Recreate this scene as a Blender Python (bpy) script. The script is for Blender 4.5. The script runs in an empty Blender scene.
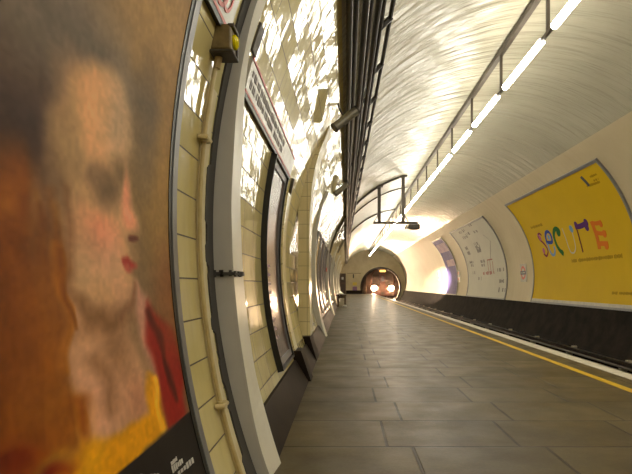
import bpy, bmesh, math, random
import numpy as np
from mathutils import Vector, Matrix
random.seed(7)
SC = bpy.context.scene
COL = SC.collection
PI = math.pi
# ------------------------------------------------------------------ the tube: a cylinder along +y
CX, CZ, R = 2.66, 1.16, 3.29          # axis position and radius of the platform tunnel
EYE = 0.90                            # camera height above the platform
F, VX, VY = 536.0, 346.0, 285.0       # focal length and vanishing point, taken from the photograph
Y0, Y1 = -12.0, 54.0                   # back wall and headwall

# ------------------------------------------------------------------ materials
def mat(name, col, rough=.5, metal=0., emit=None, strength=0., spec=.5):
    m = bpy.data.materials.new(name); m.use_nodes = True
    b = m.node_tree.nodes['Principled BSDF']
    b.inputs['Base Color'].default_value = (*col, 1)
    b.inputs['Roughness'].default_value = rough
    b.inputs['Metallic'].default_value = metal
    b.inputs['Specular IOR Level'].default_value = spec
    if emit:
        b.inputs['Emission Color'].default_value = (*emit, 1)
        b.inputs['Emission Strength'].default_value = strength
    return m

class NT:
    def __init__(s, m):
        s.t = m.node_tree; s.b = s.t.nodes['Principled BSDF']
    def n(s, kind, **kw):
        d = s.t.nodes.new('ShaderNode' + kind)
        for k, v in kw.items(): setattr(d, k, v)
        return d
    def l(s, a, b): s.t.links.new(a, b)
    def math(s, op, a, b=None, c=None):
        d = s.n('Math', operation=op)
        for i, v in enumerate((a, b, c)):
            if v is None: continue
            if hasattr(v, 'is_linked'): s.l(v, d.inputs[i])
            else: d.inputs[i].default_value = v
        return d.outputs[0]
    def noise(s, vec, scale, detail=3., rough=.5):
        d = s.n('TexNoise'); d.inputs['Scale'].default_value = scale
        d.inputs['Detail'].default_value = detail; d.inputs['Roughness'].default_value = rough
        s.l(vec, d.inputs['Vector']); return d
    def mapping(s, vec, sc=(1, 1, 1), loc=(0, 0, 0)):
        d = s.n('Mapping'); d.inputs['Scale'].default_value = sc; d.inputs['Location'].default_value = loc
        s.l(vec, d.inputs['Vector']); return d.outputs[0]
    def ramp(s, fac, stops):
        d = s.n('ValToRGB'); e = d.color_ramp.elements
        while len(e) < len(stops): e.new(.5)
        for q, (p, c) in zip(e, stops): q.position = p; q.color = (*c, 1)
        s.l(fac, d.inputs[0]); return d.outputs[0]
    def mix(s, fac, a, b):
        d = s.n('Mix', data_type='RGBA')
        for i, v in ((0, fac), (6, a), (7, b)):
            if hasattr(v, 'is_linked'): s.l(v, d.inputs[i])
            else: d.inputs[i].default_value = v if i == 0 else (*v, 1)
        return d.outputs[2]
    def bump(s, h, strength, dist, normal=None):
        d = s.n('Bump'); d.inputs['Strength'].default_value = strength; d.inputs['Distance'].default_value = dist
        s.l(h, d.inputs['Height'])
        if normal is not None: s.l(normal, d.inputs['Normal'])
        return d.outputs[0]

def uv(n): return n.n('TexCoord').outputs['UV']
def objco(n): return n.n('TexCoord').outputs['Object']

def glazed_tile(name, c1, c2, joint, tile=(.165, .165), tilt=.05, wave=.25, rough=.1):
    m = mat(name, c1, rough); n = NT(m); u = uv(n)
    br = n.n('TexBrick'); br.offset = 0.; br.squash = 1.
    for k, v in (('Scale', 1.), ('Brick Width', tile[0]), ('Row Height', tile[1]), ('Mortar Size', .0032),
                 ('Mortar Smooth', .15), ('Bias', 0.)): br.inputs[k].default_value = v
    br.inputs['Color1'].default_value = (*c1, 1); br.inputs['Color2'].default_value = (*c2, 1)
    br.inputs['Mortar'].default_value = (*joint, 1)
    n.l(u, br.inputs['Vector'])
    st = n.noise(n.mapping(u, (1.2, .35, 1)), 2.2, 4)
    grime = n.ramp(st.outputs[0], [(.3, (.80, .76, .66)), (.62, (1, 1, 1))])
    mul = n.n('Mix', data_type='RGBA', blend_type='MULTIPLY'); mul.inputs[0].default_value = 1.
    n.l(br.outputs['Color'], mul.inputs[6]); n.l(grime, mul.inputs[7])
    n.l(mul.outputs[2], n.b.inputs['Base Color'])
    # every tile is set a little askew and its glaze is wavy
    sep = n.n('SeparateXYZ'); n.l(u, sep.inputs[0])
    cx = n.math('FLOOR', n.math('DIVIDE', sep.outputs[0], tile[0])); cy = n.math('FLOOR', n.math('DIVIDE', sep.outputs[1], tile[1]))
    cmb = n.n('CombineXYZ'); n.l(cx, cmb.inputs[0]); n.l(cy, cmb.inputs[1])
    wn = n.n('TexWhiteNoise'); n.l(cmb.outputs[0], wn.inputs['Vector'])
    sub = n.n('VectorMath', operation='SUBTRACT'); sub.inputs[1].default_value = (.5, .5, .5); n.l(wn.outputs['Color'], sub.inputs[0])
    scl = n.n('VectorMath', operation='SCALE'); scl.inputs['Scale'].default_value = tilt; n.l(sub.outputs[0], scl.inputs[0])
    add = n.n('VectorMath', operation='ADD'); n.l(scl.outputs[0], add.inputs[0]); n.l(n.n('NewGeometry').outputs['Normal'], add.inputs[1])
    nrm = n.n('VectorMath', operation='NORMALIZE'); n.l(add.outputs[0], nrm.inputs[0])
    wv = n.noise(n.mapping(u, (1, .6, 1)), 12., 1)
    b1 = n.bump(wv.outputs[0], wave, .02, nrm.outputs[0])
    inv = n.math('SUBTRACT', 1., br.outputs['Fac'])
    n.l(n.bump(inv, .6, .003, b1), n.b.inputs['Normal'])
    n.l(n.math('MULTIPLY_ADD', br.outputs['Fac'], .5, rough), n.b.inputs['Roughness'])
    return m

def paint(name, col, dirt, rough=.3, bands=.35, spec=.5):
    m = mat(name, col, rough, spec=spec); n = NT(m); u = uv(n)
    a = n.noise(n.mapping(u, (.5, .5, 1)), 1.6, 6, .6)
    n.l(n.mix(n.ramp(a.outputs[0], [(.42, (0, 0, 0)), (.8, (.55, .55, .55))]), col, dirt), n.b.inputs['Base Color'])
    ring = n.noise(n.mapping(u, (2.3, .28, 1)), 1.6, 3, .55)      # ripples that run round the rings of the lining
    fine = n.noise(n.mapping(u, (9, 2.2, 1)), 2.2, 3, .5)
    b1 = n.bump(ring.outputs[0], bands, .12)
    n.l(n.bump(fine.outputs[0], bands * .5, .012, b1), n.b.inputs['Normal'])
    return m

def mottled(name, c1, c2, rough=.6, scale=6., bump=.2, metal=0., stretch=(1, 1, 1), spec=.5):
    m = mat(name, c1, rough, metal, spec=spec); n = NT(m); o = objco(n)
    a = n.noise(n.mapping(o, stretch), scale, 6, .6)
    n.l(n.mix(n.ramp(a.outputs[0], [(.35, (0, 0, 0)), (.68, (1, 1, 1))]), c1, c2), n.b.inputs['Base Color'])
    n.l(n.bump(a.outputs[0], bump, .01), n.b.inputs['Normal'])
    return m

def paving(name):
    m = mat(name, (.2, .18, .13), .35, spec=.3); n = NT(m); o = objco(n)
    v = n.mapping(o, (1, 1, 1), (-.37, -2.98 + .57 * 20, 0))
    br = n.n('TexBrick'); br.offset = .19; br.offset_frequency = 2
    for k, val in (('Scale', 1.), ('Brick Width', .74), ('Row Height', .57), ('Mortar Size', .011), ('Mortar Smooth', .4)):
        br.inputs[k].default_value = val
    br.inputs['Color1'].default_value = (.098, .074, .036, 1); br.inputs['Color2'].default_value = (.134, .104, .052, 1)
    br.inputs['Mortar'].default_value = (.035, .028, .018, 1)
    n.l(v, br.inputs['Vector'])
    a = n.noise(o, 2.1, 8, .65)
    mul = n.n('Mix', data_type='RGBA', blend_type='MULTIPLY'); mul.inputs[0].default_value = 1.
    n.l(br.outputs['Color'], mul.inputs[6])
    n.l(n.ramp(a.outputs[0], [(.3, (.55, .53, .47)), (.7, (1.12, 1.12, 1.08))]), mul.inputs[7])
    sp = n.noise(o, 60., 2)
    mul2 = n.n('Mix', data_type='RGBA', blend_type='MULTIPLY'); mul2.inputs[0].default_value = 1.
    n.l(mul.outputs[2], mul2.inputs[6]); n.l(n.ramp(sp.outputs[0], [(.3, (.86, .86, .86)), (.7, (1.08, 1.08, 1.08))]), mul2.inputs[7])
    n.l(mul2.outputs[2], n.b.inputs['Base Color'])
    b1 = n.bump(n.math('SUBTRACT', 1., br.outputs['Fac']), .7, .006)
    n.l(n.bump(a.outputs[0], .25, .02, b1), n.b.inputs['Normal'])
    n.l(n.ramp(n.noise(o, 3.3, 4).outputs[0], [(.3, (.36, .36, .36)), (.7, (.52, .52, .52))]), n.b.inputs['Roughness'])
    return m

CREAM = (.50, .47, .36)
M = dict(
    tile=glazed_tile('cream glazed tile', (.70, .60, .27), (.74, .64, .31), (.09, .07, .045), tile=(.33, .165), tilt=.045, wave=.13, rough=.08),
    piertile=glazed_tile('cream pier tile', (.76, .66, .38), (.78, .68, .41), (.30, .25, .15), tilt=.02, wave=.1, rough=.22),
    ceil=paint('cream gloss paint', CREAM, (.38, .35, .26), .24, .85),
    wallp=paint('cream wall paint', (.58, .49, .32), (.48, .39, .24), .5, .15, spec=.3),
    head=mottled('cream headwall paint', (.62, .52, .32), (.52, .42, .25), .45, 1.5, .05),
    slab=paving('worn paving slabs'),
    soot=mottled('sooty concrete', (.010, .008, .006), (.026, .019, .014), .85, 3., .5, spec=.12),
    bed=mottled('dirty track bed', (.012, .010, .008), (.03, .024, .018), .8, 5., .5),
    skirt=mottled('dark brown skirting tile', (.013, .008, .006), (.023, .015, .010), .6, 5., .15, spec=.12),
    white=mottled('white platform edge paint', (.80, .76, .66), (.60, .56, .47), .5, 9., .1),
    yellow=mottled('yellow line paint', (.78, .50, .012), (.60, .38, .015), .5, 9., .1),
    grey=mottled('grey rib paint', (.60, .58, .54), (.55, .53, .49), .4, 4., .05),
    creamrib=mottled('cream rib paint', (.86, .83, .72), (.78, .74, .62), .3, 4., .05),
    frame=mottled('grey metal frame', (.26, .26, .27), (.21, .21, .215), .35, 8., .05, .3),
    black=mat('black plastic', (.012, .012, .012), .35),
    cable=mottled('black cable sheath', (.018, .014, .010), (.035, .028, .02), .5, 14., .2),
    iron=mottled('dark painted iron', (.05, .042, .032), (.085, .07, .05), .45, 12., .15, .3),
    rail=mottled('grey brown rail', (.10, .08, .06), (.075, .06, .045), .45, 5., .1, .3),
    steel=mottled('polished rail steel', (.26, .24, .22), (.16, .14, .12), .3, 9., .1, .9),
    pipe=mottled('cream painted pipe', (.66, .54, .27), (.50, .38, .17), .35, 10., .1),
    creamstrip=mottled('cream painted mortar', (.74, .66, .42), (.60, .50, .28), .5, 9., .2),
    box=mottled('dirty brass box', (.26, .19, .075), (.15, .105, .04), .4, 18., .2),
    beacon=mat('yellow lens', (.85, .72, .0), .2),
    enamel=mottled('white enamel', (.62, .60, .55), (.52, .49, .43), .25, 10., .03),
    red=mat('signal red print', (.52, .05, .03), .35),
    navy=mat('dark blue print', (.03, .03, .07), .35),
    ink=mat('faded black print', (.10, .10, .09), .5),
    steelgrey=mottled('brushed grey cylinder', (.30, .28, .22), (.22, .2, .15), .3, 20., .05, .5),
    dgrey=mat('dark grey sheet', (.07, .06, .045), .5),
    tube=mat('fluorescent tube', (1, .95, .85), .3, emit=(1., .94, .80), strength=30.),
    ceramic=mat('white ceramic', (.62, .57, .45), .3),
    wood=mottled('dark brown wood', (.045, .022, .012), (.075, .04, .02), .4, 6., .15, stretch=(1, 8, 1)),
    brick=mottled('sooty tunnel iron', (.05, .032, .024), (.09, .055, .04), .6, 4., .4),
    trainred=mat('train red paint', (.11, .012, .010), .4),
    trainwhite=mat('train grey paint', (.05, .045, .045), .4),
    glass=mat('dark cab glass', (.02, .02, .025), .08),
    lamp=mat('headlight glass', (1, .9, .75), .3, emit=(1., .72, .42), strength=420.),
    blind=mat('lit train blind', (.9, .6, .2), .3, emit=(1., .55, .12), strength=2.2),
    adyellow=mottled('yellow poster print', (.66, .43, .0), (.61, .39, .0), .6, .8, 0., spec=.25),
    adwhite=mottled('pale grey poster print', (.50, .49, .40), (.46, .45, .37), .5, 1.5, 0., spec=.3),
    adpurple=mottled('violet poster print', (.15, .13, .33), (.10, .09, .24), .55, 2.5, 0., spec=.15),
    adpink=mottled('pale pink print', (.50, .38, .42), (.30, .20, .32), .55, 2.5, 0., spec=.15),
    adred=mottled('dark red poster print', (.16, .03, .02), (.05, .014, .012), .15, 5., 0.),
    addark=mottled('brown black poster print', (.05, .022, .014), (.12, .055, .04), .2, 3.5, 0., stretch=(1, 1, 2.)),
    adgold=mottled('gold poster print', (.60, .38, .03), (.35, .18, .03), .2, 2., 0.),
    grime=mat('dark grey bare plaster', (.055, .05, .045), .7),
    paper=mat('white paper', (.62, .6, .55), .6),
    noticeyellow=mat('yellow notice', (.72, .55, .08), .5),
    noticepurple=mat('purple notice', (.30, .16, .30), .5),
    doorbrown=mottled('brown door paint', (.10, .045, .022), (.075, .034, .018), .4, 4., .05),
)
for k, c in dict(pink=(.45, .12, .26), maroon=(.20, .02, .05), blue=(.025, .06, .34), sky=(.18, .33, .56), green=(.012, .13, .025),
                 silver=(.55, .52, .42), violet=(.09, .02, .15), plum=(.12, .02, .03), orange=(.68, .17, .01),
                 faint=(.36, .22, .0), smudge=(.34, .32, .31), scrawl=(.22, .20, .19), scrawlred=(.36, .16, .14)).items():
    M[k] = mat('print ' + k, c, .6, spec=.15)

# ------------------------------------------------------------------ objects
def obj(name, bm, m, parent=None, smooth=False):
    bmesh.ops.recalc_face_normals(bm, faces=bm.faces)
    me = bpy.data.meshes.new(name); bm.to_mesh(me); bm.free()
    for q in (m if isinstance(m, (list, tuple)) else [m]): me.materials.append(q)
    if smooth:
        for p in me.polygons: p.use_smooth = True
        me.set_sharp_from_angle(angle=math.radians(35))
    o = bpy.data.objects.new(name, me); COL.objects.link(o)
    if parent is not None:
        base = Vector((0, 0, 0)); q = parent
        while q: base = base + q.location; q = q.parent
        me.transform(Matrix.Translation(-base)); o.parent = parent
    return o
def tag(o, label, cat, group=None):
    o['label'] = label; o['category'] = cat
    if group: o['group'] = group
    return o
def thing(name, label, cat, loc, group=None):
    o = bpy.data.objects.new(name, None); o.empty_display_size = .1; COL.objects.link(o); o.location = loc
    return tag(o, label, cat, group)
def struct(name, bm, m, parent=None, smooth=False):
    o = obj(name, bm, m, parent, smooth)
    if parent is None: o['kind'] = 'structure'
    return o
def BM(): return bmesh.new()

def box(bm, x0, x1, y0, y1, z0, z1, mi=0, bevel=0.):
    t = BM() if bevel else bm
    v = [t.verts.new(p) for p in ((x0, y0, z0), (x1, y0, z0), (x1, y1, z0), (x0, y1, z0), (x0, y0, z1), (x1, y0, z1), (x1, y1, z1), (x0, y1, z1))]
    for f in ((0, 3, 2, 1), (4, 5, 6, 7), (0, 1, 5, 4), (1, 2, 6, 5), (2, 3, 7, 6), (3, 0, 4, 7)):
        t.faces.new([v[i] for i in f]).material_index = mi
    if bevel:
        bmesh.ops.bevel(t, geom=t.edges[:], offset=bevel, segments=2, affect='EDGES', profile=.5)
        for f in t.faces: f.material_index = mi
        merge(bm, t)
    return bm
def merge(bm, t):
    me = bpy.data.meshes.new('tmp'); t.to_mesh(me); t.free(); bm.from_mesh(me); bpy.data.meshes.remove(me)

def tube(bm, pts, r, seg=8, caps=True):
    pts = [Vector(p) for p in pts]; rings = []
    up = None
    for i, p in enumerate(pts):
        a = pts[max(i - 1, 0)]; b = pts[min(i + 1, len(pts) - 1)]
        t = (b - a).normalized()
        if up is None:
            up = Vector((0, 0, 1)) if abs(t.z) < .9 else Vector((1, 0, 0))
        s = t.cross(up).normalized(); up = s.cross(t).normalized()
        rr = r[i] if isinstance(r, (list, tuple)) else r
        rings.append([bm.verts.new(p + (s * math.cos(k * 2 * PI / seg) + up * math.sin(k * 2 * PI / seg)) * rr) for k in range(seg)])
    for A, B in zip(rings, rings[1:]):
        for k in range(seg):
            bm.faces.new((A[k], A[(k + 1) % seg], B[(k + 1) % seg], B[k]))
    if caps: bm.faces.new(rings[0]); bm.faces.new(rings[-1][::-1])
    return bm

def prism(bm, outline, y0, y1, mi=0):
    """extrude an outline given in (x, z) along y"""
    a = [bm.verts.new((x, y0, z)) for x, z in outline]; b = [bm.verts.new((x, y1, z)) for x, z in outline]
    n = len(a)
    fs = [bm.faces.new(a), bm.faces.new(b[::-1])] + [bm.faces.new((a[i], b[i], b[(i + 1) % n], a[(i + 1) % n])) for i in range(n)]
    for f in fs: f.material_index = mi
    return bm

def wpt(side, y, z, r=R):
    """point on the lining at height z; side -1 left, +1 right"""
    return Vector((CX + side * math.sqrt(r * r - (z - CZ) ** 2), y, z))
def shell(bm, y0, y1, t0, t1, ri, ro, ny=2, nt=24, mi=0, end=True):
    """solid piece of the tube between two angles (measured at the axis), with uv in metres"""
    ul = bm.loops.layers.uv.verify()
    def g(r): return [[bm.verts.new((CX + r * math.cos(t0 + (t1 - t0) * j / nt), y0 + (y1 - y0) * i / ny, CZ + r * math.sin(t0 + (t1 - t0) * j / nt)))
                       for j in range(nt + 1)] for i in range(ny + 1)]
    A, B = g(ri), g(ro)
    def face(vs, k):
        f = bm.faces.new(vs); f.material_index = mi
        for lp in f.loops:
            c = lp.vert.co; th = math.atan2(c.z - CZ, c.x - CX)
            if th < t0 - .5 and th < 0: th += 2 * PI
            lp[ul].uv = (c.y + 20.13, R * (th + 1.)) if not k else ((c.x ** 2 + c.z ** 2) ** .5 + c.y, R * th)
    for i in range(ny):
        for j in range(nt):
            face((A[i][j], A[i][j + 1], A[i + 1][j + 1], A[i + 1][j]), 0)
            face((B[i][j], B[i + 1][j], B[i + 1][j + 1], B[i][j + 1]), 0)
    for i in range(ny):
        for j in (0, nt): face((A[i][j], A[i + 1][j], B[i + 1][j], B[i][j]), 0)
    for j in range(nt):
        for i in (0, ny): face((A[i][j], B[i][j], B[i][j + 1], A[i][j + 1]), 1)
    return bm
def ang(side, z, r=R):
    a = math.asin((z - CZ) / r)
    return a if side > 0 else PI - a
def patch(bm, side, y0, y1, z0, z1, ri, ro, nt=16, ny=1, mi=0):
    a, b = sorted((ang(side, z0), ang(side, z1)))
    return shell(bm, y0, y1, a, b, ri, ro, ny, nt, mi)
def frame_patch(bm, side, y0, y1, z0, z1, wy, wz, ri, ro, nt=16):
    patch(bm, side, y0 - wy, y0, z0 - wz, z1 + wz, ri, ro, nt); patch(bm, side, y1, y1 + wy, z0 - wz, z1 + wz, ri, ro, nt)
    patch(bm, side, y0, y1, z0 - wz, z0, ri, ro, 2); patch(bm, side, y0, y1, z1, z1 + wz, ri, ro, 2)
    return bm
def on_wall(px, py, r=R):
    """where the line of sight through a photograph pixel meets the lining -> (y, z, side)"""
    dx, dz = (px - VX) / F, -(py - VY) / F
    a = dx * dx + dz * dz; b = -2 * dx * CX + 2 * dz * (EYE - CZ); c = CX * CX + (EYE - CZ) ** 2 - r * r
    t = (-b + math.sqrt(b * b - 4 * a * c)) / (2 * a)
    return t, EYE + t * dz, (1 if t * dx > CX else -1)
def stroke(bm, pts, w, side, r, mi=0, thick=.003):
    """a flat painted stroke lying on the curved print; pts in (y, z)"""
    P = [wpt(side, y, z, r) for y, z in pts]
    rows = []
    for i, p in enumerate(P):
        t = (P[min(i + 1, len(P) - 1)] - P[max(i - 1, 0)]).normalized()
        nrm = Vector((CX - p.x, 0, CZ - p.z)).normalized(); s = nrm.cross(t).normalized()
        ww = w[i] if isinstance(w, (list, tuple)) else w
        rows.append([bm.verts.new(q) for q in (p - s * ww / 2, p + s * ww / 2, p + s * ww / 2 + nrm * thick, p - s * ww / 2 + nrm * thick)])
    for A, B in zip(rows, rows[1:]):
        for k in range(4): bm.faces.new((A[k], A[(k + 1) % 4], B[(k + 1) % 4], B[k])).material_index = mi
    bm.faces.new(rows[0]).material_index = mi; bm.faces.new(rows[-1][::-1]).material_index = mi
    return bm
def disc_on(bm, y, z, ry, rz, side, r, mi=0, n=14, thick=.004):
    nrm = Vector((CX - wpt(side, y, z, r).x, 0, CZ - z)).normalized()
    a = [bm.verts.new(wpt(side, y + ry * math.cos(k * 2 * PI / n), z + rz * math.sin(k * 2 * PI / n), r)) for k in range(n)]
    b = [bm.verts.new(v.co + nrm * thick) for v in a]
    fs = [bm.faces.new(a[::-1]), bm.faces.new(b)] + [bm.faces.new((a[k], a[(k + 1) % n], b[(k + 1) % n], b[k])) for k in range(n)]
    for f in fs: f.material_index = mi
    return bm
def scribble(bm, y0, y1, z, h, side, r, mi=0, rnd=random, slope=0., fill=.75):
    """a line of print too small to be read: short uneven marks"""
    d = 1 if y1 > y0 else -1; y = y0; L = abs(y1 - y0)
    while (y1 - y) * d > h * .3:
        w = h * rnd.uniform(.25, .75)
        if rnd.random() < fill:
            zz = z + slope * abs(y - y0); hh = h * rnd.uniform(.55, 1.)
            stroke(bm, [(y, zz), (y + d * w, zz)], hh, side, r, mi, .002)
        y += d * (w + h * .14)

# ================================================================== the setting
A_TILE_TOP = PI - math.asin((3.05 - CZ) / R)     # where the tiling stops under the cables
A_R = math.radians(52)                            # where the right-hand wall begins
A_FLOOR_L = PI + math.asin((CZ + .05) / R)
struct('wall_left', shell(BM(), Y0, Y1, A_TILE_TOP, A_FLOOR_L, R, R + .14, 40, 36), M['tile'], smooth=False)
struct('ceiling', shell(BM(), Y0, Y1, A_R, A_TILE_TOP, R, R + .14, 40, 40), M['ceil'])
struct('wall_right', shell(BM(), Y0, Y1, ang(1, .34), A_R, R, R + .14, 40, 24), M['wallp'])
struct('trim_1', shell(BM(), Y0, Y1, ang(1, -.8), ang(1, .355), R - .03, R + .14, 30, 10), M['soot'])   # dark sill beside the track
for n_ in ('wall_left', 'ceiling', 'wall_right', 'trim_1'):
    for p in bpy.data.objects[n_].data.polygons: p.use_smooth = True
    bpy.data.objects[n_].data.set_sharp_from_angle(angle=math.radians(40))

EDGE = 2.86
b = BM(); box(b, -.58, EDGE - .24, Y0, Y1, -.25, 0); struct('floor', b, M['slab'])
b = BM(); box(b, EDGE - .24, EDGE - .16, Y0, Y1, -.25, 0); struct('trim_2', b, M['slab'])
b = BM(); box(b, EDGE - .16, EDGE, Y0, Y1, -.12, .004); struct('trim_3', b, M['white'])         # white nosing
b = BM(); box(b, EDGE - .475, EDGE - .395, Y0, Y1, -.01, .003); struct('trim_4', b, M['yellow'])  # yellow line
b = BM(); box(b, EDGE - .24, EDGE - .10, Y0, Y1, -.8, -.12); struct('wall_platform', b, M['soot'])
b = BM(); box(b, EDGE - .24, 5.6, Y0, 76, -1.0, -.8); struct('track_bed', b, M['bed'])
# coved dark skirting along the platform wall
b = BM(); prism(b, [(-.50, .20), (-.468, .20), (-.345, -.005), (-.62, -.005), (-.62, .20)], 2.66, Y1)
struct('baseboard_left', b, M['skirt'])
# back wall behind the photographer
b = BM(); box(b, CX - 3.5, CX + 3.5, Y0 - .2, Y0, -1.0, 4.5); struct('wall_back', b, M['head'])

# headwall with the mouth of the running tunnel
HX, HZ, HR = 3.5, .66, 2.0
def headwall():
    bm = BM(); n = 72; rows = []
    for k in range(n):
        a = k * 2 * PI / n; dx, dz = math.cos(a), math.sin(a)
        ox, oz = HX - CX, HZ - CZ; RR = R + .1
        bq = ox * dx + oz * dz; t = -bq + math.sqrt(bq * bq - (ox * ox + oz * oz - RR * RR))
        zi = (HX + HR * dx, HZ + HR * dz); zo = (HX + t * dx, HZ + t * dz)
        rows.append([bm.verts.new((x, y, z)) for (x, z), y in ((zi, Y1), (zo, Y1), (zo, Y1 + .3), (zi, Y1 + .3))])
    for k in range(n):
        A, B = rows[k], rows[(k + 1) % n]
        for j in range(4): bm.faces.new((A[j], A[(j + 1) % 4], B[(j + 1) % 4], B[j]))
    return bm
struct('wall_end', headwall(), M['head'])
b = BM(); box(b, .0, 1.62, Y1 - .05, Y1, 0, .36); struct('baseboard_end', b, M['skirt'])
b = BM(); box(b, .12, 1.50, Y1 - .03, Y1, 2.06, 2.10); struct('trim_5', b, M['rail'])
b = BM()
n = 40; TX, TZ, TR = 4.0, .75, 2.45
for k in range(n):
    a0, a1 = k * 2 * PI / n, (k + 1) * 2 * PI / n
    q = [(TX + TR * math.cos(a), TZ + TR * math.sin(a)) for a in (a0, a1)]; w = [(TX + (TR + .2) * math.cos(a), TZ + (TR + .2) * math.sin(a)) for a in (a0, a1)]
    prism(b, [q[0], q[1], w[1], w[0]], Y1 + .3, 76)
bmesh.ops.remove_doubles(b, verts=b.verts, dist=.0005)
struct('wall_tunnel', b, M['brick'])
b = BM(); box(b, TX - 2.7, TX + 2.7, 76, 76.2, -2, 3.5); struct('wall_tunnel_end', b, M['brick'])
# iron ring of the mouth
b = BM()
for k in range(48):
    a0, a1 = k * 2 * PI / 48, (k + 1) * 2 * PI / 48
    q = [(HX + (HR - .1) * math.cos(a), HZ + (HR - .1) * math.sin(a)) for a in (a0, a1)]; w = [(HX + (HR + .06) * math.cos(a), HZ + (HR + .06) * math.sin(a)) for a in (a0, a1)]
    if HZ + HR * math.sin((a0 + a1) / 2) > -.7: prism(b, [q[0], q[1], w[1], w[0]], Y1 - .04, Y1 + .3)
bmesh.ops.remove_doubles(b, verts=b.verts, dist=.0005)
struct('trim_6', b, M['brick'])
# door in the headwall
b = BM(); box(b, -.68, -.02, Y1 - .06, Y1, .0, 2.06)
d = struct('door_1', b, M['doorbrown'])
b = BM(); box(b, -.60, -.10, Y1 - .075, Y1 - .055, 1.15, 1.95); box(b, -.60, -.10, Y1 - .075, Y1 - .055, .2, 1.0); obj('door_panel', b, M['wood'], d)
b = BM(); box(b, -.45, -.25, Y1 - .09, Y1 - .07, 1.45, 1.70); obj('door_notice', b, M['paper'], d)
b = BM(); tube(b, [(-.10, Y1 - .12, 1.07), (-.10, Y1 - .05, 1.07)], .03); obj('door_handle', b, M['steel'], d)

# ribs: painted iron ribs standing out of the tiled wall
RIB_FRONT = [(282, -60), (255, 4), (246.5, 42), (238.5, 84), (235.5, 121), (231, 200), (233, 270), (239.5, 337), (253.5, 421), (266, 469), (274, 484)]
RIB_BACK = [(286, -60), (260, 4), (251, 42), (245, 84), (243, 130), (240, 200), (242.5, 270), (247.5, 320), (255, 373), (268, 421), (279, 458), (287, 477)]
def rib(y, name, dep=.21):
    """an iron rib standing out of the wall: grey front face, cream inner face"""
    def prof(P, d): return [((px - VX) / F * d, EYE - (py - VY) / F * d) for px, py in P]
    A, B = prof(RIB_FRONT, 2.5), prof(RIB_BACK, 2.71)
    zs = np.linspace(.0, 2.52, 46); rows = []; bm = BM()
    xa = np.interp(zs, [p[1] for p in A][::-1], [p[0] for p in A][::-1]); xb = np.interp(zs, [p[1] for p in B][::-1], [p[0] for p in B][::-1])
    k = np.array([1, 2, 3, 2, 1]) / 9
    sm = lambda v: np.convolve(np.pad(v, 2, mode='reflect', reflect_type='odd'), k, 'valid')
    xa, xb = sm(xa), sm(xb)
    for z, a, c in zip(zs, xa, xb):
        w = wpt(-1, 0, float(z)).x - .02; a = max(a, w + .03); c = max(c, w + .03)
        rows.append([bm.verts.new(p) for p in ((w, y, z), (a, y, z), (c, y + dep, z), (w, y + dep, z))])
    for P, Q in zip(rows, rows[1:]):
        for j in range(4): bm.faces.new((P[j], P[(j + 1) % 4], Q[(j + 1) % 4], Q[j])).material_index = 1 if j == 1 else 0
    bm.faces.new(rows[0]); bm.faces.new(rows[-1][::-1])
    return struct(name, bm, [M['grey'], M['creamrib']])
rib(2.50, 'trim_7'); rib(9.30, 'trim_8'); rib(15.9, 'trim_9'); rib(22.6, 'trim_10'); rib(29.3, 'trim_11'); rib(36.0, 'trim_12'); rib(42.6, 'trim_13')

# the cream jamb of the cross passage, leaning in at the top, and the corner before it
def outline_at(y, right, left):
    f = lambda p: ((p[0] - VX) / F * y, EYE - (p[1] - VY) / F * y)
    return [f(p) for p in right] + [f(p) for p in left[::-1]]
YP = 6.35
o = outline_at(YP, [(330, 125), (325, 138), (319.5, 152), (315, 168), (312, 185), (310, 210), (309, 260), (309.5, 300), (310.5, 336)],
               [(320, 124), (312, 138), (303, 158), (300, 172), (299, 190), (298, 220), (298, 260), (298, 300), (299, 336)])
b = BM(); prism(b, o, YP, YP + .42)
ul = b.loops.layers.uv.verify()
for f in b.faces:
    for lp in f.loops: c = lp.vert.co; lp[ul].uv = (c.x + c.y + 5, c.z + 3)
struct('trim_14', b, M['piertile'])
b = BM(); prism(b, [(-.62, 0), (-.345, 0), (-.43, .285), (-.62, .285)], YP, YP + .5); struct('baseboard_pier', b, M['skirt'])
# corner strip at the near side of the passage
b = BM(); shell(b, 5.02, 5.26, ang(-1, 1.78), A_FLOOR_L - .03, R - .035, R + .02, 1, 20); struct('trim_15', b, M['piertile'])
b = BM(); prism(b, [(-.62, 0), (-.325, 0), (-.42, .285), (-.62, .285)], 5.0, 5.27); struct('baseboard_corner', b, M['skirt'])
b = BM(); shell(b, 5.26, 5.30, ang(-1, 1.95), ang(-1, .3), R - .028, R + .01, 1, 20); struct('trim_16', b, M['iron'])

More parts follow.
